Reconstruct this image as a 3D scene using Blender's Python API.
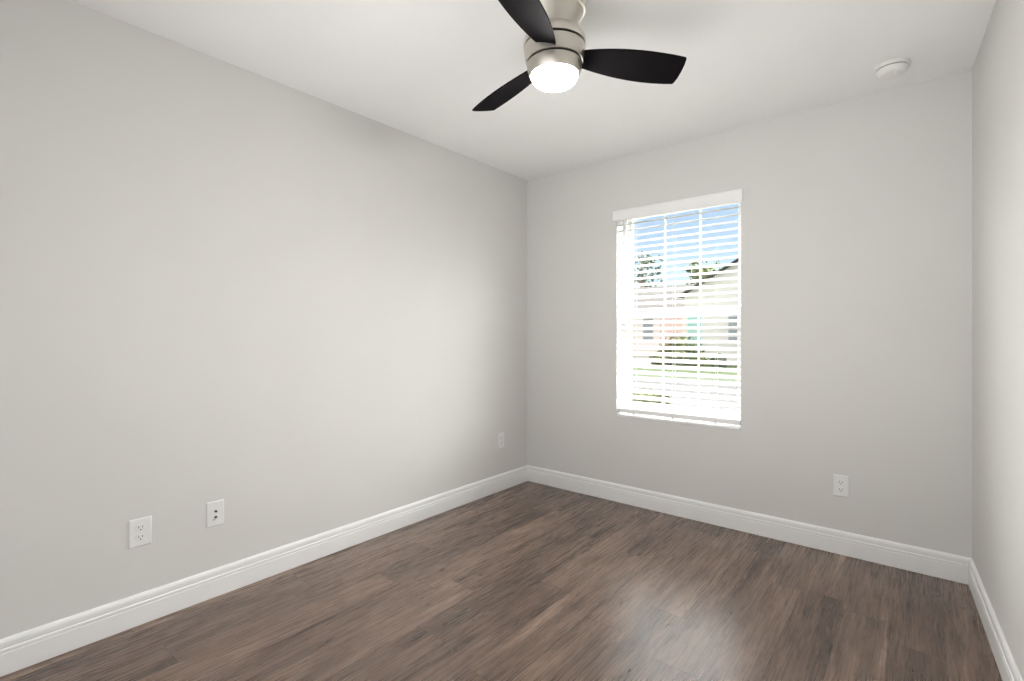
import bpy, bmesh, math, random
from mathutils import Vector, Matrix

random.seed(7)
PI = math.pi
for o in list(bpy.data.objects):
    bpy.data.objects.remove(o)
S = bpy.context.scene
COL = S.collection

# ------------------------------------------------------------------ camera
cam_data = bpy.data.cameras.new('camera')
cam = bpy.data.objects.new('camera', cam_data)
COL.objects.link(cam)
cam_data.sensor_fit = 'HORIZONTAL'
cam_data.sensor_width = 36.0
cam_data.lens = 496.0 / 1024.0 * 36.0
cam_data.shift_y = -(340.5 - 335.0) / 1024.0
cam_data.clip_start = 0.02
cam_data.clip_end = 500
cam.location = (2.473, 0.0, 1.18)
cam.rotation_euler = (PI / 2, 0, math.radians(39.44))
S.camera = cam

# ------------------------------------------------------------------ view
S.view_settings.view_transform = 'Standard'
S.view_settings.look = 'None'
S.view_settings.gamma = 1.0
S.view_settings.use_curve_mapping = False
S.view_settings.exposure = 0.18

# ------------------------------------------------------------------ sky, sun
SUN_DIR = Vector((0.50, 0.45, 0.74)).normalized()     # towards the sun
world = bpy.data.worlds.new('sky')
S.world = world
world.use_nodes = True
wn = world.node_tree
wn.nodes.clear()
sky = wn.nodes.new('ShaderNodeTexSky')
sky.sky_type = 'NISHITA'
sky.sun_disc = False
sky.sun_elevation = math.asin(SUN_DIR.z)
sky.sun_rotation = math.atan2(SUN_DIR.x, SUN_DIR.y)
sky.air_density = 1.0
sky.dust_density = 0.6
sky.ozone_density = 1.0
bg = wn.nodes.new('ShaderNodeBackground')
bg.inputs['Strength'].default_value = 0.185
out = wn.nodes.new('ShaderNodeOutputWorld')
# thin haze over the whole sky and an unseen bright area added behind the camera to light the house fronts
def wnode(t, **kw):
    n = wn.nodes.new(t)
    for k, v in kw.items():
        setattr(n, k, v)
    return n
wtc = wnode('ShaderNodeTexCoord')
wsep = wnode('ShaderNodeSeparateXYZ')
wn.links.new(wtc.outputs['Generated'], wsep.inputs[0])
wcl = wnode('ShaderNodeTexNoise')
wcl.inputs['Scale'].default_value = 2.5
wcl.inputs['Detail'].default_value = 6
wn.links.new(wtc.outputs['Generated'], wcl.inputs['Vector'])
wmr = wnode('ShaderNodeMapRange', interpolation_type='SMOOTHSTEP')
wmr.inputs['From Min'].default_value = -0.05
wmr.inputs['From Max'].default_value = -0.55
wn.links.new(wsep.outputs[1], wmr.inputs['Value'])
wmu = wnode('ShaderNodeMath', operation='MULTIPLY')
wn.links.new(wmr.outputs[0], wmu.inputs[0])
wn.links.new(wcl.outputs['Fac'], wmu.inputs[1])
wmx = wnode('ShaderNodeMix', data_type='RGBA')
wn.links.new(wmu.outputs[0], wmx.inputs[0])
wmx.inputs[7].default_value = (12.5, 12.2, 11.9, 1)
whz = wnode('ShaderNodeMix', data_type='RGBA')
whz.inputs[0].default_value = 0.38
whz.inputs[7].default_value = (2.9, 3.2, 3.6, 1)
wn.links.new(sky.outputs[0], whz.inputs[6])
wn.links.new(whz.outputs[2], wmx.inputs[6])
# broad bright aureole around the sun, added out of view to light the left wall
wdot = wnode('ShaderNodeVectorMath', operation='DOT_PRODUCT')
wn.links.new(wtc.outputs['Generated'], wdot.inputs[0])
wdot.inputs[1].default_value = tuple(SUN_DIR)
wau = wnode('ShaderNodeMapRange', interpolation_type='SMOOTHSTEP')
wau.inputs['From Min'].default_value = 0.52
wau.inputs['From Max'].default_value = 0.92
wn.links.new(wdot.outputs['Value'], wau.inputs['Value'])
wad = wnode('ShaderNodeMix', data_type='RGBA')
wn.links.new(wau.outputs[0], wad.inputs[0])
wn.links.new(wmx.outputs[2], wad.inputs[6])
wad.inputs[7].default_value = (132.0, 129.0, 125.0, 1)
# bright sky patch added left of the window's view to lift the right wall
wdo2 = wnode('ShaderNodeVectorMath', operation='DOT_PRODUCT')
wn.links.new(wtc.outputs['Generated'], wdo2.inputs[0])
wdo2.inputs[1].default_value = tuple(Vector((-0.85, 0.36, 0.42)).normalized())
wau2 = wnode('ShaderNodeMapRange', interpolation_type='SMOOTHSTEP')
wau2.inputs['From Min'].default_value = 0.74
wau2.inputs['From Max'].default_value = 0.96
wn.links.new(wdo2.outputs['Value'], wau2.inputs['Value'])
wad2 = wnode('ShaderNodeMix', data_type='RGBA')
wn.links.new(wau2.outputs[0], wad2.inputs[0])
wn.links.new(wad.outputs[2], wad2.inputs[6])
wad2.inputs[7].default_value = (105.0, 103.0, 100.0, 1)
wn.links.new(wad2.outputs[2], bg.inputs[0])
wn.links.new(bg.outputs[0], out.inputs[0])

sd = bpy.data.lights.new('sun', 'SUN')
sd.energy = 15.0
sd.angle = math.radians(0.6)
sd.color = (1.0, 0.95, 0.88)
sun = bpy.data.objects.new('sun', sd)
COL.objects.link(sun)
sun.rotation_euler = SUN_DIR.to_track_quat('Z', 'Y').to_euler()
sun.location = (20, 15, 25)

# added soft fill lamp, unseen, just inside the closed wall behind the camera
fd = bpy.data.lights.new('near_wall_fill', 'AREA')
fd.shape = 'RECTANGLE'
fd.size = 2.2
fd.size_y = 2.0
fd.energy = 11.0
fd.color = (1.0, 1.0, 1.0)
fl = bpy.data.objects.new('near_wall_fill', fd)
COL.objects.link(fl)
fl.location = (1.5, -0.47, 1.10)
fl.rotation_euler = (PI / 2, 0, 0)
# added unseen uplight for the ceiling, standing in for a bounced flash
bd = bpy.data.lights.new('bounce_fill', 'AREA')
bd.shape = 'RECTANGLE'
bd.size = 2.1
bd.size_y = 1.0
bd.energy = 10.0
bd.spread = math.radians(100)
bl = bpy.data.objects.new('bounce_fill', bd)
COL.objects.link(bl)
bl.location = (1.65, 0.0, 0.35)
bl.rotation_euler = (PI + math.radians(-44), 0, 0)
LAMP_STRENGTH = 215.0

# ------------------------------------------------------------------ helpers
class MB:
    """collects shapes and links them as one mesh object"""
    def __init__(self):
        self.bm = bmesh.new()

    def box(self, lo, hi):
        x0, y0, z0 = lo
        x1, y1, z1 = hi
        v = [self.bm.verts.new(p) for p in
             ((x0, y0, z0), (x1, y0, z0), (x1, y1, z0), (x0, y1, z0),
              (x0, y0, z1), (x1, y0, z1), (x1, y1, z1), (x0, y1, z1))]
        for q in ((0, 3, 2, 1), (4, 5, 6, 7), (0, 1, 5, 4), (1, 2, 6, 5), (2, 3, 7, 6), (3, 0, 4, 7)):
            self.bm.faces.new([v[i] for i in q])
        return v

    def prism(self, pts, vec):
        """closed polygon of 3-D points pushed along vec"""
        vec = Vector(vec)
        a = [self.bm.verts.new(p) for p in pts]
        b = [self.bm.verts.new(Vector(p) + vec) for p in pts]
        n = len(a)
        self.bm.faces.new(a)
        self.bm.faces.new(b[::-1])
        for i in range(n):
            self.bm.faces.new((a[i], b[i], b[(i + 1) % n], a[(i + 1) % n]))

    def lathe(self, prof, c=(0, 0, 0), seg=64):
        """prof: list of (radius, z); spun about z"""
        rings = []
        for r, z in prof:
            if r < 1e-6:
                rings.append([self.bm.verts.new((c[0], c[1], c[2] + z))])
            else:
                rings.append([self.bm.verts.new((c[0] + r * math.cos(2 * PI * k / seg),
                                                 c[1] + r * math.sin(2 * PI * k / seg), c[2] + z))
                              for k in range(seg)])
        for a, b in zip(rings, rings[1:]):
            for k in range(seg):
                k2 = (k + 1) % seg
                if len(a) == 1 and len(b) == 1:
                    continue
                if len(a) == 1:
                    self.bm.faces.new((a[0], b[k2], b[k]))
                elif len(b) == 1:
                    self.bm.faces.new((a[k], a[k2], b[0]))
                else:
                    self.bm.faces.new((a[k], a[k2], b[k2], b[k]))

    def tube(self, pts, r0, r1=None, seg=8):
        r1 = r0 if r1 is None else r1
        pts = [Vector(p) for p in pts]
        n = len(pts)
        rings = []
        for i, p in enumerate(pts):
            d = (pts[min(i + 1, n - 1)] - pts[max(i - 1, 0)]).normalized()
            u = d.orthogonal().normalized()
            w = d.cross(u)
            r = r0 + (r1 - r0) * i / max(n - 1, 1)
            rings.append([self.bm.verts.new(p + u * r * math.cos(2 * PI * k / seg) + w * r * math.sin(2 * PI * k / seg))
                          for k in range(seg)])
        for a, b in zip(rings, rings[1:]):
            for k in range(seg):
                self.bm.faces.new((a[k], a[(k + 1) % seg], b[(k + 1) % seg], b[k]))
        self.bm.faces.new(rings[0][::-1])
        self.bm.faces.new(rings[-1])

    def xform(self, M):
        self.bm.transform(M)

    def build(self, name, mat, parent=None, bevel=0.0, smooth=False, loc=None, fix=True, seg=2):
        if fix:
            bmesh.ops.recalc_face_normals(self.bm, faces=self.bm.faces[:])
        me = bpy.data.meshes.new(name)
        self.bm.to_mesh(me)
        self.bm.free()
        me.materials.append(mat)
        o = bpy.data.objects.new(name, me)
        COL.objects.link(o)
        if parent is not None:
            o.parent = parent
        if loc is not None:
            o.location = loc
        if smooth:
            for p in me.polygons:
                p.use_smooth = True
            try:
                me.set_sharp_from_angle(angle=math.radians(40))
            except Exception:
                pass
        if bevel > 0:
            m = o.modifiers.new('bevel', 'BEVEL')
            m.width = bevel
            m.segments = seg
            m.limit_method = 'ANGLE'
            m.angle_limit = math.radians(35)
        return o


def thing(name, label, cat, loc=(0, 0, 0), rot=(0, 0, 0), group=None):
    o = bpy.data.objects.new(name, None)
    o.empty_display_size = 0.1
    COL.objects.link(o)
    o.location = loc
    o.rotation_euler = rot
    return tag(o, label, cat, group)


def tag(o, label, cat, group=None, kind=None):
    o['label'] = label
    o['category'] = cat
    if group:
        o['group'] = group
    if kind:
        o['kind'] = kind
    return o


def struct(o):
    o['kind'] = 'structure'
    return o


# ------------------------------------------------------------------ materials
def mat(name, color, rough=0.5, metal=0.0, spec=0.5, emit=None, strength=0.0):
    m = bpy.data.materials.new(name)
    m.use_nodes = True
    b = m.node_tree.nodes['Principled BSDF']
    b.inputs['Base Color'].default_value = (*color, 1)
    b.inputs['Roughness'].default_value = rough
    b.inputs['Metallic'].default_value = metal
    b.inputs['Specular IOR Level'].default_value = spec
    if emit:
        b.inputs['Emission Color'].default_value = (*emit, 1)
        b.inputs['Emission Strength'].default_value = strength
    return m


def nd(m, typ, **kw):
    n = m.node_tree.nodes.new(typ)
    for k, v in kw.items():
        setattr(n, k, v)
    return n


def lk(m, a, b):
    m.node_tree.links.new(a, b)


def noisy(name, c1, c2, scale=8, rough=0.6, bump=0.0, bscale=None, spec=0.3, detail=4):
    m = mat(name, c1, rough, spec=spec)
    b = m.node_tree.nodes['Principled BSDF']
    tc = nd(m, 'ShaderNodeTexCoord')
    n = nd(m, 'ShaderNodeTexNoise')
    n.inputs['Scale'].default_value = scale
    n.inputs['Detail'].default_value = detail
    lk(m, tc.outputs['Object'], n.inputs['Vector'])
    r = nd(m, 'ShaderNodeValToRGB')
    r.color_ramp.elements[0].color = (*c1, 1)
    r.color_ramp.elements[1].color = (*c2, 1)
    r.color_ramp.elements[0].position = 0.35
    r.color_ramp.elements[1].position = 0.65
    lk(m, n.outputs['Fac'], r.inputs['Fac'])
    lk(m, r.outputs['Color'], b.inputs['Base Color'])
    if bump > 0:
        n2 = nd(m, 'ShaderNodeTexNoise')
        n2.inputs['Scale'].default_value = bscale or scale * 4
        n2.inputs['Detail'].default_value = 3
        lk(m, tc.outputs['Object'], n2.inputs['Vector'])
        bp = nd(m, 'ShaderNodeBump')
        bp.inputs['Strength'].default_value = bump
        bp.inputs['Distance'].default_value = 0.002
        lk(m, n2.outputs['Fac'], bp.inputs['Height'])
        lk(m, bp.outputs['Normal'], b.inputs['Normal'])
    return m


M_WALL = noisy('wall_paint', (0.683, 0.675, 0.655), (0.695, 0.687, 0.667), 3, 0.75, 0.10, 160, 0.25)
M_CEIL = noisy('ceiling_paint', (0.872, 0.868, 0.856), (0.885, 0.881, 0.869), 3, 0.85, 0.25, 90, 0.2)
M_TRIM = noisy('trim_paint', (0.83, 0.83, 0.825), (0.85, 0.85, 0.845), 4, 0.35, 0, spec=0.4)
M_VINYL = noisy('window_vinyl', (0.86, 0.86, 0.86), (0.88, 0.88, 0.88), 4, 0.4, spec=0.4)
M_SLAT = noisy('blind_white', (0.87, 0.87, 0.865), (0.89, 0.89, 0.885), 5, 0.45, spec=0.35)
def translucent(m, fac, color):
    nt = m.node_tree
    o = nt.nodes['Material Output']
    b = nt.nodes['Principled BSDF']
    t = nt.nodes.new('ShaderNodeBsdfTranslucent')
    t.inputs[0].default_value = (*color, 1)
    x = nt.nodes.new('ShaderNodeMixShader')
    x.inputs[0].default_value = fac
    nt.links.new(b.outputs[0], x.inputs[1])
    nt.links.new(t.outputs[0], x.inputs[2])
    nt.links.new(x.outputs[0], o.inputs[0])
M_VANE = noisy('vinyl_slat', (0.89, 0.89, 0.885), (0.91, 0.91, 0.905), 5, 0.45, spec=0.35)
translucent(M_VANE, 0.42, (0.92, 0.92, 0.91))      # thin vinyl slats let daylight through
M_CORD = noisy('blind_cord', (0.80, 0.80, 0.78), (0.86, 0.86, 0.85), 60, 0.8)
M_SILL = noisy('sill_marble', (0.84, 0.84, 0.83), (0.74, 0.74, 0.73), 9, 0.25, spec=0.5, detail=8)
M_PLASTIC = noisy('outlet_plastic', (0.80, 0.80, 0.79), (0.82, 0.82, 0.81), 12, 0.35, spec=0.5)
M_DARK = noisy('dark_slot', (0.03, 0.03, 0.03), (0.05, 0.05, 0.05), 30, 0.6)
M_BRASS = noisy('jack_metal', (0.42, 0.40, 0.36), (0.50, 0.47, 0.42), 40, 0.35, spec=0.6)
M_BRASS.node_tree.nodes['Principled BSDF'].inputs['Metallic'].default_value = 0.9
M_DETECTOR = noisy('detector_plastic', (0.80, 0.80, 0.77), (0.82, 0.82, 0.79), 10, 0.5, spec=0.4)
M_SLOT = noisy('detector_slot', (0.34, 0.34, 0.32), (0.40, 0.40, 0.38), 20, 0.7)


def nickel():
    m = mat('brushed_nickel', (0.60, 0.565, 0.51), 0.36, 1.0)
    b = m.node_tree.nodes['Principled BSDF']
    tc = nd(m, 'ShaderNodeTexCoord')
    mp = nd(m, 'ShaderNodeMapping')
    mp.inputs['Scale'].default_value = (3, 3, 900)
    n = nd(m, 'ShaderNodeTexNoise')
    n.inputs['Scale'].default_value = 1.0
    n.inputs['Detail'].default_value = 2
    lk(m, tc.outputs['Object'], mp.inputs['Vector'])
    lk(m, mp.outputs[0], n.inputs['Vector'])
    mr = nd(m, 'ShaderNodeMapRange')
    mr.inputs['To Min'].default_value = 0.27
    mr.inputs['To Max'].default_value = 0.38
    lk(m, n.outputs['Fac'], mr.inputs['Value'])
    lk(m, mr.outputs[0], b.inputs['Roughness'])
    bp = nd(m, 'ShaderNodeBump')
    bp.inputs['Strength'].default_value = 0.06
    bp.inputs['Distance'].default_value = 0.0006
    lk(m, n.outputs['Fac'], bp.inputs['Height'])
    lk(m, bp.outputs['Normal'], b.inputs['Normal'])
    b.inputs['Anisotropic'].default_value = 0.0
    return m


M_NICKEL = nickel()
M_GROOVE = noisy('groove_black', (0.012, 0.011, 0.010), (0.02, 0.018, 0.016), 20, 0.6)
M_BLADE = noisy('fan_blade_black', (0.006, 0.0052, 0.006), (0.008, 0.0068, 0.0075), 14, 0.7, 0.05, 220, 0.03)
M_BOWL = mat('lamp_glass', (0.9, 0.9, 0.88), 0.4, emit=(1.0, 0.985, 0.96), strength=LAMP_STRENGTH)


def glass_mat():
    m = bpy.data.materials.new('window_glass')
    m.use_nodes = True
    nt = m.node_tree
    nt.nodes.clear()
    o = nt.nodes.new('ShaderNodeOutputMaterial')
    t = nt.nodes.new('ShaderNodeBsdfTransparent')
    t.inputs[0].default_value = (0.95, 0.97, 0.97, 1)
    g = nt.nodes.new('ShaderNodeBsdfGlossy')
    g.inputs['Roughness'].default_value = 0.02
    fr = nt.nodes.new('ShaderNodeFresnel')
    fr.inputs['IOR'].default_value = 1.45
    mx = nt.nodes.new('ShaderNodeMixShader')
    ge = nt.nodes.new('ShaderNodeNewGeometry')
    inv = nt.nodes.new('ShaderNodeMath')
    inv.operation = 'SUBTRACT'
    inv.inputs[0].default_value = 1.0
    mu = nt.nodes.new('ShaderNodeMath')
    mu.operation = 'MULTIPLY'
    nt.links.new(ge.outputs['Backfacing'], inv.inputs[1])
    nt.links.new(fr.outputs[0], mu.inputs[0])
    nt.links.new(inv.outputs[0], mu.inputs[1])
    nt.links.new(mu.outputs[0], mx.inputs[0])
    nt.links.new(t.outputs[0], mx.inputs[1])
    nt.links.new(g.outputs[0], mx.inputs[2])
    nt.links.new(mx.outputs[0], o.inputs[0])
    return m


M_GLASS = glass_mat()


def floor_mat():
    """vinyl planks running along y, 0.165 m wide, 1.22 m long, random stagger"""
    W, L, X0 = 0.1655, 1.22, 1.7186
    m = mat('vinyl_plank', (0.15, 0.12, 0.1), 0.4, spec=0.5)
    b = m.node_tree.nodes['Principled BSDF']

    def math_(op, a, c=None, clamp=False):
        n = nd(m, 'ShaderNodeMath', operation=op)
        n.use_clamp = clamp
        for i, v in enumerate((a, c)):
            if v is None:
                continue
            if isinstance(v, (int, float)):
                n.inputs[i].default_value = v
            else:
                lk(m, v, n.inputs[i])
        return n.outputs[0]

    tc = nd(m, 'ShaderNodeTexCoord')
    sx = nd(m, 'ShaderNodeSeparateXYZ')
    lk(m, tc.outputs['Object'], sx.inputs[0])
    X, Y = sx.outputs[0], sx.outputs[1]
    u = math_('DIVIDE', math_('SUBTRACT', X, X0), W)
    colid = math_('FLOOR', u)
    fu = math_('FRACT', u)
    wn1 = nd(m, 'ShaderNodeTexWhiteNoise', noise_dimensions='1D')
    lk(m, math_('ADD', colid, 31.7), wn1.inputs['W'])
    # column 0 keeps an end joint at y = 1.7336 as on the floor in view
    isz = math_('COMPARE', colid, 0.0)
    m.node_tree.nodes[isz.node.name].inputs[2].default_value = 0.1
    off = math_('MULTIPLY', wn1.outputs['Value'], math_('SUBTRACT', 1.0, isz))
    v = math_('ADD', math_('DIVIDE', math_('SUBTRACT', Y, 1.7336), L), off)
    rowid = math_('FLOOR', v)
    fv = math_('FRACT', v)
    cid = nd(m, 'ShaderNodeCombineXYZ')
    lk(m, colid, cid.inputs[0])
    lk(m, rowid, cid.inputs[1])
    wn2 = nd(m, 'ShaderNodeTexWhiteNoise', noise_dimensions='3D')
    lk(m, cid.outputs[0], wn2.inputs['Vector'])
    pr = wn2.outputs['Value']
    sc = nd(m, 'ShaderNodeSeparateColor')
    lk(m, wn2.outputs['Color'], sc.inputs[0])
    # grain coordinates, shifted per plank
    gv = nd(m, 'ShaderNodeCombineXYZ')
    lk(m, math_('ADD', X, math_('MULTIPLY', sc.outputs[0], 17.0)), gv.inputs[0])
    lk(m, math_('ADD', Y, math_('MULTIPLY', sc.outputs[1], 23.0)), gv.inputs[1])
    lk(m, math_('MULTIPLY', sc.outputs[2], 9.0), gv.inputs[2])

    def noise(scale, mapping, detail, dist=0.0, rough=0.55):
        mp = nd(m, 'ShaderNodeMapping')
        mp.inputs['Scale'].default_value = mapping
        lk(m, gv.outputs[0], mp.inputs['Vector'])
        n = nd(m, 'ShaderNodeTexNoise')
        n.inputs['Scale'].default_value = scale
        n.inputs['Detail'].default_value = detail
        n.inputs['Roughness'].default_value = rough
        n.inputs['Distortion'].default_value = dist
        lk(m, mp.outputs[0], n.inputs['Vector'])
        return n.outputs['Fac']

    fine = noise(1.0, (150, 5, 1), 6, 0.4, 0.65)
    streak = noise(1.0, (22, 1.3, 1), 5, 1.2, 0.6)
    cloud = noise(1.0, (7, 2.2, 1), 3, 0.8)
    knot = noise(1.0, (16, 5.5, 1), 2, 1.5)
    # value that picks the tone
    t = math_('MULTIPLY', math_('SUBTRACT', pr, 0.5), 0.19)
    t = math_('ADD', t, math_('MULTIPLY', math_('SUBTRACT', streak, 0.5), 0.88))
    t = math_('ADD', t, math_('MULTIPLY', math_('SUBTRACT', cloud, 0.5), 0.55))
    t = math_('ADD', t, math_('MULTIPLY', math_('SUBTRACT', fine, 0.5), 0.36))
    kn = nd(m, 'ShaderNodeMapRange')
    kn.inputs['From Min'].default_value = 0.66
    kn.inputs['From Max'].default_value = 0.80
    lk(m, knot, kn.inputs['Value'])
    t = math_('SUBTRACT', t, math_('MULTIPLY', kn.outputs[0], 0.45))
    t = math_('ADD', t, 0.5, True)
    r = nd(m, 'ShaderNodeValToRGB')
    e = r.color_ramp.elements
    e[0].position, e[0].color = 0.05, (0.027, 0.0175, 0.0125, 1)
    e[1].position, e[1].color = 0.95, (0.390, 0.275, 0.208, 1)
    k = e.new(0.35); k.color = (0.088, 0.055, 0.039, 1)
    k = e.new(0.60); k.color = (0.178, 0.116, 0.085, 1)
    lk(m, t, r.inputs['Fac'])
    # joints
    du = math_('MULTIPLY', math_('MINIMUM', fu, math_('SUBTRACT', 1.0, fu)), W)
    dv = math_('MULTIPLY', math_('MINIMUM', fv, math_('SUBTRACT', 1.0, fv)), L)
    dmin = math_('MINIMUM', du, dv)
    jn = nd(m, 'ShaderNodeMapRange')
    jn.inputs['From Min'].default_value = 0.0004
    jn.inputs['From Max'].default_value = 0.0018
    lk(m, dmin, jn.inputs['Value'])
    mul = nd(m, 'ShaderNodeMix', data_type='RGBA', blend_type='MIX')
    lk(m, jn.outputs[0], mul.inputs[0])
    mul.inputs[6].default_value = (0.018, 0.013, 0.010, 1)
    lk(m, r.outputs['Color'], mul.inputs[7])
    lk(m, mul.outputs[2], b.inputs['Base Color'])
    # gloss and relief
    ro = nd(m, 'ShaderNodeMapRange')
    ro.inputs['To Min'].default_value = 0.24
    ro.inputs['To Max'].default_value = 0.31
    b.inputs['Specular IOR Level'].default_value = 0.8
    lk(m, fine, ro.inputs['Value'])
    lk(m, ro.outputs[0], b.inputs['Roughness'])
    hgt = math_('ADD', math_('MULTIPLY', fine, 0.35), jn.outputs[0])
    bp = nd(m, 'ShaderNodeBump')
    bp.inputs['Strength'].default_value = 0.07
    bp.inputs['Distance'].default_value = 0.0008
    lk(m, hgt, bp.inputs['Height'])
    lk(m, bp.outputs['Normal'], b.inputs['Normal'])
    return m


M_FLOOR = floor_mat()

# ------------------------------------------------------------------ room shell
H = 2.44
YB = 3.204               # back wall
FZ = -0.006                # finished floor
YN = -0.50               # near wall, behind the camera
XR = 2.664               # right wall at the back corner
SL = math.tan(math.radians(2.9))   # the right wall opens slightly towards the camera
def xr(y):
    return XR + (YB - y) * SL
TH = 0.14

f = MB()
f.box((-TH, YN - TH, -0.12), (3.3, YB, FZ))
struct(f.build('floor', M_FLOOR))
c = MB()
c.box((-TH, YN - TH, H), (3.3, YB + 0.20, H + 0.14))
struct(c.build('ceiling', M_CEIL))
w = MB()
w.box((-TH, YN - TH, FZ), (0, YB, H))
struct(w.build('wall_left', M_WALL))

# back wall with the window opening
WX0, WX1, WZ0, WZ1 = 0.803, 1.634, 0.600, 2.060
w = MB()
YO = YB + 0.20
bm = w.bm
def wall_with_hole(bm, x0, x1, z0, z1, y0, y1, hole):
    hx0, hx1, hz0, hz1 = hole
    def ring(y):
        o = [bm.verts.new(p) for p in ((x0, y, z0), (x1, y, z0), (x1, y, z1), (x0, y, z1))]
        h = [bm.verts.new(p) for p in ((hx0, y, hz0), (hx1, y, hz0), (hx1, y, hz1), (hx0, y, hz1))]
        return o, h
    o0, h0 = ring(y0)
    o1, h1 = ring(y1)
    for i in range(4):
        j = (i + 1) % 4
        bm.faces.new((o0[i], o0[j], h0[j], h0[i]))
        bm.faces.new((o1[j], o1[i], h1[i], h1[j]))
        bm.faces.new((o0[j], o0[i], o1[i], o1[j]))
        bm.faces.new((h0[i], h0[j], h1[j], h1[i]))
wall_with_hole(bm, -TH, XR + TH, FZ, H, YB, YO, (WX0, WX1, WZ0, WZ1))
struct(w.build('wall_back', M_WALL))

w = MB()
w.prism([(xr(YB), YB, FZ), (xr(YN - TH), YN - TH, FZ), (xr(YN - TH) + TH, YN - TH, FZ), (xr(YB) + TH, YB, FZ)], (0, 0, H - FZ))
struct(w.build('wall_right', M_WALL))
w = MB()
w.box((0, YN - TH, FZ), (xr(YN), YN, H))
struct(w.build('wall_near', M_WALL))

# baseboards: flat lower face, two stepped beads and an eased top
BB = [(0, FZ + 0.002), (0.0145, FZ + 0.002), (0.0145, 0.071), (0.0132, 0.0735), (0.0132, 0.0755), (0.0145, 0.077), (0.0145, 0.0855),
      (0.0128, 0.0875), (0.0108, 0.0885), (0.0108, 0.0905), (0.0118, 0.092), (0.0118, 0.106), (0.0105, 0.112), (0.0075, 0.117), (0.004, 0.120), (0, 0.121)]
def baseboard(name, a, b, n, a_in, b_in):
    """profile swept from a to b; n points into the room; *_in are the mitre slopes at the ends"""
    m = MB()
    a, b, n = Vector(a), Vector(b), Vector(n).normalized()
    d = (b - a).normalized()
    va = [m.bm.verts.new(a + n * t + d * (t * a_in) + Vector((0, 0, z))) for t, z in BB]
    vb = [m.bm.verts.new(b + n * t - d * (t * b_in) + Vector((0, 0, z))) for t, z in BB]
    k = len(BB)
    for i in range(k):
        j = (i + 1) % k
        m.bm.faces.new((va[i], va[j], vb[j], vb[i]))
    m.bm.faces.new(va[::-1])
    m.bm.faces.new(vb)
    return struct(m.build(name, M_TRIM))
baseboard('baseboard_left', (0, YN, 0), (0, YB, 0), (1, 0, 0), 1, 1)
baseboard('baseboard_back', (0, YB, 0), (XR, YB, 0), (0, -1, 0), 1, 1 + SL)
baseboard('baseboard_right', (xr(YN), YN, 0), (xr(YB), YB, 0), (-1, -SL, 0), 1, 1)

# ------------------------------------------------------------------ window
win = bpy.data.objects.new('window_1', None)
COL.objects.link(win)
win.location = (0, 0, 0)
struct(win)
SILL = 0.016
m = MB()      # marble sill, its nose a few millimetres proud of the wall
m.box((WX0 + 0.0005, YB - 0.006, WZ0), (WX1 - 0.0005, YB + 0.125, WZ0 + SILL))
m.build('window_sill', M_SILL, win, bevel=0.003)
FY0, FY1 = YB + 0.105, YB + 0.175
FW = 0.027
z0 = WZ0 + SILL
m = MB()
m.box((WX0, FY0, z0), (WX0 + FW, FY1, WZ1))
m.box((WX1 - FW, FY0, z0), (WX1, FY1, WZ1))
m.box((WX0 + FW, FY0, z0), (WX1 - FW, FY1, z0 + FW))
m.box((WX0 + FW, FY0, WZ1 - 0.018), (WX1 - FW, FY1, WZ1))
m.build('window_frame', M_VINYL, win, bevel=0.003)
ix0, ix1 = WX0 + FW, WX1 - FW
ZM = 1.322
def sash(name, y0, y1, za, zb, w, wt):
    m = MB()
    m.box((ix0, y0, za), (ix0 + w, y1, zb))
    m.box((ix1 - w, y0, za), (ix1, y1, zb))
    m.box((ix0 + w, y0, za), (ix1 - w, y1, za + w + 0.008))
    m.box((ix0 + w, y0, zb - wt), (ix1 - w, y1, zb))
    s = m.build(name, M_VINYL, win, bevel=0.002)
    gx0, gx1, gz0, gz1 = ix0 + w, ix1 - w, za + w + 0.008, zb - wt
    ym = (y0 + y1) / 2
    g = MB()
    g.box((gx0, ym - 0.002, gz0), (gx1, ym + 0.002, gz1))
    g.build('glass_pane', M_GLASS, s)
    g = MB()
    hw = 0.0055
    for k in (1, 2):
        xc = gx0 + (gx1 - gx0) * k / 3
        g.box((xc - hw, ym - 0.007, gz0), (xc + hw, ym - 0.0025, gz1))
    zc = (gz0 + gz1) / 2
    xs = [gx0, gx0 + (gx1 - gx0) / 3, gx0 + 2 * (gx1 - gx0) / 3, gx1]
    for k in range(3):
        g.box((xs[k] + (hw if k else 0), ym - 0.007, zc - hw), (xs[k + 1] - (hw if k < 2 else 0), ym - 0.0025, zc + hw))
    g.build('window_grille', M_VINYL, s)
    return s
sash('lower_sash', FY0 + 0.005, FY0 + 0.032, z0 + FW, ZM + 0.022, 0.024, 0.032)
sash('upper_sash', FY0 + 0.036, FY0 + 0.063, ZM - 0.022, WZ1 - 0.018, 0.024, 0.020)

# ------------------------------------------------------------------ window blind
blind = thing('window_blind', 'white horizontal slat blind with plain valance hanging in the window', 'window blind',
              (0.5 * (WX0 + WX1), YB + 0.04, 1.99))
B0 = Vector(blind.location)
def local(v):
    return [Vector(p) - B0 for p in v]
bx0, bx1 = WX0 + 0.006, WX1 - 0.006
YS = YB + 0.036          # slat axis
def bbuild(m, name, matl, parent=blind, **kw):
    m.xform(Matrix.Translation(-B0) if parent is blind else Matrix.Translation(-B0))
    return m.build(name, matl, parent, **kw)
m = MB()
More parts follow.
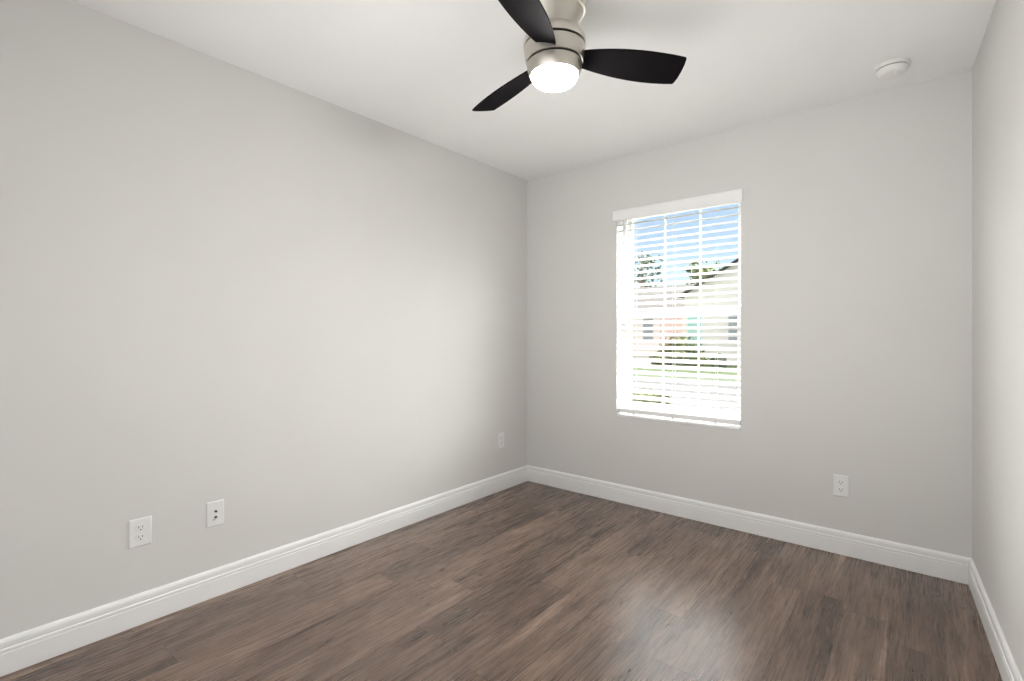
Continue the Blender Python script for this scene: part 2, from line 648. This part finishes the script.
# valance: board with a stepped face and short returns
VX0, VX1 = WX0 - 0.022, WX1 + 0.012
m.prism([(VX0, YB - 0.004, 1.988), (VX0, YB - 0.015, 1.988), (VX0, YB - 0.018, 1.994), (VX0, YB - 0.018, 2.052),
         (VX0, YB - 0.021, 2.057), (VX0, YB - 0.021, 2.063), (VX0, YB - 0.004, 2.063)], (VX1 - VX0, 0, 0))
bbuild(m, 'valance', M_SLAT, bevel=0.0012)
m = MB()
m.box((bx0, YB + 0.004, 2.004), (bx1, YB + 0.058, WZ1 - 0.001))
bbuild(m, 'headrail', M_SLAT, bevel=0.002)
PITCH = 0.0437
TILT = math.radians(23)
NS = 30
ZT = 1.966
m = MB()
dw = 0.025
for i in range(NS):
    zc = ZT - i * PITCH
    pts = []
    # thin crowned slat, its room edge tipped down
    prof = [(-dw, 0.0), (-dw * .5, 0.0011), (0, 0.0015), (dw * .5, 0.0011), (dw, 0.0)]
    up = [(s, h + 0.0014) for s, h in prof]
    dn = [(s, h - 0.0014) for s, h in prof][::-1]
    for s, h in up + dn:
        yy = s * math.cos(TILT) - h * math.sin(TILT)
        zz = s * math.sin(TILT) + h * math.cos(TILT)
        pts.append((bx0, YS + yy, zc + zz))
    m.prism(pts, (bx1 - bx0, 0, 0))
bbuild(m, 'slats', M_VANE)
ZR = ZT - NS * PITCH - 0.001
m = MB()
m.box((bx0, -0.025, -0.024), (bx1, 0.025, 0.008))
m.xform(Matrix.Translation((0, YS, ZR)) @ Matrix.Rotation(math.radians(3), 4, 'X'))
rail = bbuild(m, 'bottom_rail', M_SLAT, bevel=0.003)
for xc in (0.925, 1.205, 1.480):
    m = MB()
    for yy in (YS - 0.0245, YS + 0.0245):
        dz = (yy - YS) * math.tan(TILT)
        m.tube([(xc, yy, 2.004), (xc, yy, ZR + dz * 0.4)], 0.0011, seg=6)
    for i in range(NS):
        zc = ZT - i * PITCH - 0.0030
        m.tube([(xc, YS - 0.0245, zc - 0.0245 * math.tan(TILT)), (xc, YS + 0.0245, zc + 0.0245 * math.tan(TILT))], 0.0006, seg=4)
    bbuild(m, 'ladder_cord', M_CORD)
    m = MB()
    m.lathe([(0, -0.010), (0.005, -0.0095), (0.0075, -0.006), (0.008, 0.0), (0, 0.0)], seg=20)
    m.xform(Matrix.Translation((xc, YS - 0.019, ZR - 0.0245)) @ Matrix.Rotation(math.radians(3), 4, 'X'))
    m.xform(Matrix.Translation(-B0))
    m.build('cord_plug', M_PLASTIC, rail, smooth=True)

# ------------------------------------------------------------------ ceiling fan
FX, FY = 1.4830, 1.4379
fan = thing('ceiling_fan', 'brushed nickel flush-mount ceiling fan with three black blades and lit white bowl', 'ceiling fan', (FX, FY, H))
def fz(z):
    return z - H
m = MB()
m.lathe([(0, 0), (0.102, 0), (0.108, -0.004), (0.1095, -0.100), (0.1095, -0.128), (0.108, -0.132), (0.104, -0.134), (0.0985, -0.134),
         (0.0975, -0.1355), (0.092, -0.146), (0.080, -0.170), (0.071, -0.190), (0.069, -0.206), (0, -0.206)], seg=96)
m.build('canopy', M_NICKEL, fan, smooth=True)
m = MB()
# motor housing in three bands with recessed dark grooves between them
m.lathe([(0, fz(2.238)), (0.078, fz(2.238)), (0.090, fz(2.235)), (0.100, fz(2.227)), (0.1062, fz(2.215)), (0.1085, fz(2.203)),
         (0.1083, fz(2.1915)), (0.107, fz(2.1905)), (0.100, fz(2.1905)), (0, fz(2.1905))], seg=96)
house = m.build('motor_housing', M_NICKEL, fan, smooth=True)
m = MB()
m.lathe([(0, fz(2.1835)), (0.101, fz(2.1835)), (0.1066, fz(2.1835)), (0.1074, fz(2.1825)), (0.1045, fz(2.158)), (0.0995, fz(2.1345)),
         (0.0982, fz(2.1335)), (0.092, fz(2.1335)), (0, fz(2.1335))], seg=96)
band = m.build('blade_hub', M_NICKEL, fan, smooth=True)
m = MB()
m.lathe([(0, fz(2.1265)), (0.093, fz(2.1265)), (0.0966, fz(2.1265)), (0.0972, fz(2.1255)), (0.0942, fz(2.107)), (0.0872, fz(2.089)), (0.0852, fz(2.087)),
         (0, fz(2.087))], seg=96)
lk_ = m.build('light_collar', M_NICKEL, fan, smooth=True)
m = MB()
m.lathe([(0, fz(2.190)), (0.1030, fz(2.190)), (0.1030, fz(2.182)), (0, fz(2.182))], seg=96)
m.build('groove_ring', M_GROOVE, fan, smooth=True)
m = MB()
m.lathe([(0, fz(2.1345)), (0.0945, fz(2.1345)), (0.0945, fz(2.1260)), (0, fz(2.1260))], seg=96)
m.build('groove_ring', M_GROOVE, fan, smooth=True)
m = MB()
prof = [(0, fz(2.0895)), (0.0775, fz(2.0895)), (0.0798, fz(2.086))]
for k in range(1, 15):
    a = k / 14 * PI / 2
    prof.append((0.0798 * math.cos(a) if k < 14 else 0, fz(2.084) - 0.036 * math.sin(a)))
m.lathe(prof, seg=64)
m.build('light_bowl', M_BOWL, fan, smooth=True)
# blades: (u outwards, v across); v > 0 is the lower, trailing edge
def lead_v(u):
    t = u - 0.28
    return -0.013805 + 0.121957 * t + 0.48651 * t * t - 0.183263 * t ** 3
def trail_v(u):
    t = u - 0.28
    return 0.113859 + 0.226495 * t - 0.618616 * t * t - 0.173817 * t ** 3
lead = [(0.088 + (0.4577 - 0.088) * i / 14, lead_v(0.088 + (0.4577 - 0.088) * i / 14)) for i in range(15)]
tip = [(0.4602, 0.028), (0.4600, 0.050), (0.4570, 0.078), (0.4515, 0.104), (0.4450, 0.124)]
trail = [(0.4391 - (0.4391 - 0.088) * i / 14, trail_v(0.4391 - (0.4391 - 0.088) * i / 14)) for i in range(15)]
outline = lead + tip + trail
PITCHB = math.radians(-16.52)
for k in range(3):
    a = math.radians(36.472) + k * 2 * PI / 3
    m = MB()
    top = [m.bm.verts.new((u, v, 0.0035)) for u, v in outline]
    bot = [m.bm.verts.new((u, v, -0.0035)) for u, v in outline]
    m.bm.faces.new(top)
    m.bm.faces.new(bot[::-1])
    n = len(outline)
    for i in range(n):
        j = (i + 1) % n
        m.bm.faces.new((top[i], bot[i], bot[j], top[j]))
    # shear to the blade pitch, then spin to its place
    for vtx in m.bm.verts:
        vtx.co.z += vtx.co.y * math.tan(PITCHB)
    m.xform(Matrix.Translation((0.0027, 0.0022, fz(2.158))) @ Matrix.Rotation(a, 4, 'Z'))
    m.build('fan_blade', M_BLADE, fan, bevel=0.0015)

# ------------------------------------------------------------------ smoke detector
sm = thing('smoke_detector', 'round white smoke detector on the ceiling above the back right corner', 'smoke detector', (2.372, 2.915, H))
m = MB()
m.lathe([(0, 0), (0.066, 0), (0.068, -0.002), (0.068, -0.014), (0.066, -0.017), (0, -0.017)], seg=64)
m.build('base_plate', M_DETECTOR, sm, smooth=True)
m = MB()
m.lathe([(0, -0.016), (0.060, -0.016), (0.060, -0.0215), (0, -0.0215)], seg=64)
m.build('vent_gap', M_SLOT, sm, smooth=True)
m = MB()
m.lathe([(0, -0.021), (0.058, -0.021), (0.0615, -0.0215), (0.0615, -0.024), (0.058, -0.033), (0.050, -0.043), (0.045, -0.046), (0.030, -0.0475), (0, -0.048)], seg=64)
m.build('cover', M_DETECTOR, sm, smooth=True)
m = MB()
m.lathe([(0, -0.0470), (0.010, -0.0470), (0.010, -0.0495), (0.008, -0.0505), (0, -0.0505)], (0.015, -0.01, 0), seg=24)
m.build('test_button', M_DETECTOR, sm, smooth=True)

# ------------------------------------------------------------------ wall plates
# local frame: x across the plate, z up, -y out of the wall
def rounded(hw, hh, r, n=4):
    pts = []
    for cx, cz, a0 in ((hw - r, hh - r, 0), (-hw + r, hh - r, PI / 2), (-hw + r, -hh + r, PI), (hw - r, -hh + r, 1.5 * PI)):
        for i in range(n + 1):
            a = a0 + PI / 2 * i / n
            pts.append((cx + r * math.cos(a), cz + r * math.sin(a)))
    return pts
def plate_mesh(m, hw, hh, t):
    a = [m.bm.verts.new((x, 0, z)) for x, z in rounded(hw, hh, 0.004)]
    b = [m.bm.verts.new((x, -t * 0.45, z)) for x, z in rounded(hw, hh, 0.004)]
    c_ = [m.bm.verts.new((x, -t, z)) for x, z in rounded(hw - 0.0035, hh - 0.0035, 0.003)]
    n = len(a)
    for p, q in ((a, b), (b, c_)):
        for i in range(n):
            j = (i + 1) % n
            m.bm.faces.new((p[i], p[j], q[j], q[i]))
    m.bm.faces.new(c_)
    m.bm.faces.new(a[::-1])
def screw(parent, z, y):
    m = MB()
    m.lathe([(0, 0), (0.0032, 0), (0.0030, 0.0010), (0, 0.0014)], seg=16)
    m.xform(Matrix.Translation((0, y, z)) @ Matrix.Rotation(PI / 2, 4, 'X'))
    m.build('screw', M_PLASTIC, parent, smooth=True)
def outlet(loc, rz, label, hw=0.036, hh=0.058):
    t = thing('electrical_outlet', label, 'outlet', loc, (0, 0, rz))
    m = MB()
    plate_mesh(m, hw, hh, 0.0055)
    m.build('cover_plate', M_PLASTIC, t)
    for s in (1, -1):
        m = MB()
        pts = []
        # receptacle face: circle cut flat above and below
        for i in range(40):
            a = 2 * PI * i / 40
            x, z = 0.0172 * math.cos(a), 0.0172 * math.sin(a)
            pts.append((x, -0.004, max(-0.0135, min(0.0135, z)) + s * 0.0195))
        m.prism(pts, (0, -0.0032, 0))
        face = m.build('receptacle', M_PLASTIC, t, bevel=0.0006)
        zc = s * 0.0195
        for dx, hh_ in ((-0.0064, 0.0045), (0.0064, 0.0037)):
            m = MB()
            m.box((dx - 0.0011, -0.0075, zc + 0.0035 - hh_), (dx + 0.0011, -0.0070, zc + 0.0035 + hh_))
            m.build('slot', M_DARK, face)
        m = MB()
        m.lathe([(0, 0), (0.0025, 0), (0.0025, 0.0006), (0, 0.0006)], seg=14)
        m.xform(Matrix.Translation((0, -0.0070, zc - 0.0075)) @ Matrix.Rotation(PI / 2, 4, 'X'))
        m.build('ground_hole', M_DARK, face)
    screw(t, 0, -0.0055)
    return t
LR = PI / 2     # faces +x (left wall)
outlet((0, 0.603, 0.371), LR, 'white double electrical outlet on the left wall nearest the camera', 0.0395, 0.0575)
outlet((0, 2.872, 0.375), LR, 'white electrical outlet on the left wall close to the far room corner')
outlet((2.1435, YB, 0.364), 0, 'white electrical outlet on the back wall right of the window')
# jack plate: two connectors, a short stub of cable left on the lower one
t = thing('cable_jack_plate', 'white wall plate with two small cable jacks beside the nearest left wall outlet', 'wall plate', (0, 0.8835, 0.370), (0, 0, LR))
m = MB()
plate_mesh(m, 0.0365, 0.0565, 0.0055)
m.build('cover_plate', M_PLASTIC, t)
for zc in (0.011, -0.015):
    m = MB()
    pts = [(0.0062 * math.cos(PI / 3 * i), -0.005, zc + 0.0062 * math.sin(PI / 3 * i)) for i in range(6)]
    m.prism(pts, (0, -0.003, 0))
    j = m.build('jack', M_BRASS, t)
    m = MB()
    m.lathe([(0, 0), (0.0042, 0), (0.0042, 0.007), (0.0034, 0.0075), (0, 0.0075)], seg=18)
    m.xform(Matrix.Translation((0, -0.0078, zc)) @ Matrix.Rotation(PI / 2, 4, 'X'))
    m.build('jack_barrel', M_DARK, j, smooth=True)
m = MB()
m.tube([(0, -0.015, -0.015), (-0.004, -0.019, -0.017), (-0.010, -0.018, -0.0215), (-0.015, -0.014, -0.025)], 0.0014, seg=8)
m.build('cable_stub', M_SLOT, t, smooth=True)
screw(t, 0.046, -0.0055)
screw(t, -0.046, -0.0055)

# ------------------------------------------------------------------ outdoors
GZ = -0.15
M_LAWN = noisy('lawn_grass', (0.0183, 0.0281, 0.0091), (0.0281, 0.0394, 0.0155), 2.2, 0.9, spec=0.1, detail=8)
M_ROAD = noisy('street_asphalt', (0.0192, 0.0192, 0.0200), (0.0231, 0.0231, 0.0234), 5, 0.9, spec=0.2, detail=8)
M_CONC = noisy('pale_concrete', (0.0300, 0.0300, 0.0309), (0.0346, 0.0346, 0.0355), 4, 0.85, spec=0.2, detail=8)
def ground(name, x0, x1, y0, y1, z, matl):
    m = MB()
    m.box((x0, y0, z - 0.2), (x1, y1, z))
    return struct(m.build(name, matl))
ground('ground', -60, 40, YO, 9.9, GZ, M_LAWN)
ground('street', -60, 40, 10.35, 14.6, GZ - 0.02, M_ROAD)
ground('curb_near', -60, 40, 9.9, 10.35, GZ + 0.01, M_CONC)
ground('curb_far', -60, 40, 14.6, 15.0, GZ + 0.01, M_CONC)
ground('far_lawn', -60, 40, 15.0, 75, GZ, M_LAWN)
m = MB()
m.box((-1.55, YO + 1.2, GZ - 0.19), (3.2, 9.9, GZ + 0.012))
struct(m.build('driveway', M_CONC))

m = MB()
m.box((-10.2, 20.2, GZ - 0.19), (-6.6, 26.9, GZ + 0.012))
struct(m.build('far_driveway', noisy('pale_paving', (0.1500, 0.1400, 0.1350), (0.1800, 0.1700, 0.1650), 4, 0.85, spec=0.2)))

M_STUCCO_P = noisy('pink_beige_stucco', (0.72, 0.62, 0.58), (0.76, 0.66, 0.62), 3, 0.85, spec=0.15)
M_STUCCO_B = noisy('beige_stucco', (0.6560, 0.6160, 0.5680), (0.6880, 0.6480, 0.6000), 3, 0.85, spec=0.15)
M_SHINGLE = noisy('grey_shingles', (0.0294, 0.0263, 0.0252), (0.0399, 0.0362, 0.0352), 14, 0.9, spec=0.15, detail=8)
M_SHINGLE_B = noisy('brown_grey_shingles', (0.0406, 0.0364, 0.0343), (0.0546, 0.0490, 0.0462), 14, 0.9, spec=0.15, detail=8)
M_HDOOR = noisy('teal_paint', (0.30, 0.50, 0.46), (0.34, 0.54, 0.50), 6, 0.5)
M_HWIN = noisy('house_window_glass', (0.22, 0.24, 0.26), (0.28, 0.30, 0.32), 3, 0.1)
M_BRICK = noisy('red_brown_panel', (0.60, 0.43, 0.39), (0.66, 0.48, 0.44), 8, 0.8)

def gable_house(name, label, x0, x1, y0, y1, eave, apex, wallm, roofm, along_x, openings):
    """openings: (part name, x0, x1, z0, z1, material) on the street face"""
    t = thing(name, label, 'house', ((x0 + x1) / 2, (y0 + y1) / 2, GZ))
    off = Matrix.Translation((-(x0 + x1) / 2, -(y0 + y1) / 2, -GZ))
    m = MB()
    xm, ym = (x0 + x1) / 2, (y0 + y1) / 2
    if along_x:
        m.prism([(x0, y0, GZ), (x0, y1, GZ), (x0, y1, eave), (x0, ym, apex), (x0, y0, eave)], (x1 - x0, 0, 0))
    else:
        m.prism([(x0, y0, GZ), (x1, y0, GZ), (x1, y0, eave), (xm, y0, apex), (x0, y0, eave)], (0, y1 - y0, 0))
    m.xform(off)
    m.build('wall', wallm, t)
    m = MB()
    o, th = 0.22, 0.10
    if along_x:
        s = (apex - eave) / (ym - y0)
        m.prism([(x0 - o, y0 - o, eave - o * s), (x0 - o, ym, apex), (x0 - o, y1 + o, eave - o * s),
                 (x0 - o, y1 + o, eave - o * s + th), (x0 - o, ym, apex + th), (x0 - o, y0 - o, eave - o * s + th)], (x1 - x0 + 2 * o, 0, 0))
    else:
        s = (apex - eave) / (xm - x0)
        m.prism([(x0 - o, y0 - o, eave - o * s), (xm, y0 - o, apex), (x1 + o, y0 - o, eave - o * s),
                 (x1 + o, y0 - o, eave - o * s + th), (xm, y0 - o, apex + th), (x0 - o, y0 - o, eave - o * s + th)], (0, y1 - y0 + 2 * o, 0))
    m.xform(off)
    m.build('roof', roofm, t)
    for pn, a, b, c_, d, mm in openings:
        m = MB()
        m.box((a, y0 - 0.05, c_), (b, y0 + 0.02, d))
        m.xform(off)
        m.build(pn, mm, t, bevel=0.02)
    return t
gable_house('house', 'pinkish stucco house with a long grey roof seen through the left of the blind', -24, -7.35, 27, 37, 2.55, 4.35, M_STUCCO_P, M_SHINGLE, True,
            [('window_panel', -9.9, -9.3, 0.9, 2.1, M_HWIN), ('garage_door', -8.9, -7.6, GZ, 2.1, M_BRICK), ('window_panel', -12.5, -10.9, 0.9, 2.1, M_HWIN)])
gable_house('house', 'beige house with a front gable seen through the right of the blind', -6.2, 2.7, 23.5, 34, 3.1, 5.6, M_STUCCO_B, M_SHINGLE_B, False,
            [('front_door', -6.05, -5.4, GZ, 2.1, M_HDOOR), ('window_panel', -4.2, -2.7, 0.9, 2.1, M_HWIN), ('garage_door', -1.5, 2.0, GZ, 2.2, M_VINYL)])

M_LEAF_D = noisy('dark_leaves', (0.040, 0.055, 0.030), (0.060, 0.078, 0.045), 3, 0.7, spec=0.2)
M_LEAF_Y = noisy('yellow_green_leaves', (0.070, 0.088, 0.020), (0.100, 0.115, 0.032), 3, 0.7, spec=0.2)
M_LEAF_G = noisy('green_leaves', (0.045, 0.062, 0.024), (0.065, 0.085, 0.036), 3, 0.7, spec=0.2)
M_LEAF_R = noisy('dark_red_leaves', (0.11, 0.025, 0.022), (0.16, 0.04, 0.03), 3, 0.7, spec=0.2)
M_BARK = noisy('bark', (0.16, 0.12, 0.09), (0.24, 0.19, 0.15), 9, 0.9, spec=0.1)
def leaf(m, p, size, rnd):
    d = Vector((rnd.uniform(-1, 1), rnd.uniform(-1, 1), rnd.uniform(-0.6, 0.9))).normalized()
    s = d.orthogonal().normalized() * size * 0.32
    s.rotate(Matrix.Rotation(rnd.uniform(0, PI), 3, d))
    tip = p + d * size
    mid = p + d * size * 0.45
    vs = [m.bm.verts.new(q) for q in (p, mid + s, tip, mid - s)]
    m.bm.faces.new(vs)
def tree(name, label, x, y, height, crown_r, n, size, matl, seed, sparse=0.5, group=None, cat='tree'):
    rnd = random.Random(seed)
    t = thing(name, label, cat, (x, y, GZ), group=group)
    tr, cr = MB(), MB()
    top = height - crown_r * 0.4
    tr.tube([(0, 0, -0.05), (0.05, 0.03, height * 0.3), (-0.04, 0.05, height * 0.6), (0.02, 0, top)], 0.022 * height, 0.006 * height)
    tips = []
    for i in range(16):
        a = rnd.uniform(0, 2 * PI)
        zb = height * rnd.uniform(0.42, 0.85)
        r = crown_r * rnd.uniform(0.45, 1.0) * (1.15 - 0.6 * (zb / height))
        e = Vector((r * math.cos(a), r * math.sin(a), min(zb + r * rnd.uniform(0.25, 0.7), height)))
        b = Vector((0, 0, zb))
        tr.tube([b, b.lerp(e, 0.5) + Vector((0, 0, 0.05 * r)), e], 0.007 * height, 0.0025 * height, seg=5)
        tips.append((b, e))
    for i in range(n):
        b, e = rnd.choice(tips)
        q = b.lerp(e, rnd.uniform(0.45, 1.1))
        g = sparse * crown_r * 0.5
        q = q + Vector((rnd.gauss(0, g), rnd.gauss(0, g), rnd.gauss(0, g * 0.7)))
        leaf(cr, q, size * rnd.uniform(0.6, 1.3), rnd)
    tr.build('trunk', M_BARK, t)
    cr.build('crown', matl, t, fix=False)
    return t
def shrub(label, x, y, w_, h_, n, size, matl, seed, group=None):
    rnd = random.Random(seed)
    t = thing('shrub', label, 'shrub', (x, y, GZ), group=group)
    st, lf = MB(), MB()
    for i in range(9):
        a = rnd.uniform(0, 2 * PI)
        r = w_ * 0.5 * rnd.uniform(0.3, 0.9)
        e = Vector((r * math.cos(a), r * math.sin(a), h_ * rnd.uniform(0.6, 1.0)))
        st.tube([(0.02 * math.cos(a), 0.02 * math.sin(a), -0.03), e * 0.5 + Vector((0, 0, 0.1 * h_)), e], 0.012, 0.004, seg=5)
    for i in range(n):
        while True:
            q = Vector((rnd.uniform(-1, 1), rnd.uniform(-1, 1), rnd.uniform(0, 1)))
            if q.x ** 2 + q.y ** 2 + (q.z * 2 - 0.9) ** 2 * 0.8 < 1:
                break
        leaf(lf, Vector((q.x * w_ / 2, q.y * w_ / 2, q.z * h_ + 0.02)), size * rnd.uniform(0.6, 1.3), rnd)
    st.build('stems', M_BARK, t)
    lf.build('foliage', matl, t, fix=False)
    return t
tree('tree', 'tall sparse dark tree rising over the roof at the left of the blind', -16.9, 42, 9.6, 1.7, 420, 0.36, M_LEAF_D, 1, 0.45)
tree('tree', 'bright green leafy tree above the roofs in the middle of the blind', -12.9, 47, 8.4, 1.7, 900, 0.45, M_LEAF_Y, 2, 0.5)
tree('tree', 'small green tree top just left of the beige gable roof', -9.2, 41, 7.0, 1.0, 700, 0.4, M_LEAF_G, 3, 0.5)
shrub('yellow green shrub on the lawn in front of the beige house', -5.9, 22.0, 2.0, 1.35, 900, 0.16, M_LEAF_Y, 4)
shrub('dark red leafy shrub in front of the pinkish house', -7.9, 25.6, 0.9, 0.9, 400, 0.14, M_LEAF_R, 5)
for i, (x, y, mm, lb) in enumerate(((-5.75, 19.3, M_LEAF_Y, 'low yellow green shrub at the left end of the lawn bed'),
                                    (-5.0, 19.1, M_LEAF_G, 'low mid green shrub second from the left in the lawn bed'),
                                    (-4.2, 19.75, M_LEAF_Y, 'low yellow green shrub third along the lawn bed'),
                                    (-3.3, 19.1, M_LEAF_D, 'low dark green shrub at the right end of the lawn bed'))):
    shrub(lb, x, y, 0.60, 0.62, 500, 0.11, mm, 20 + i)
shrub('near yellow green shrub on the lawn below the window bottom', -1.55, 9.0, 1.0, 0.22, 500, 0.09, M_LEAF_Y, 31)
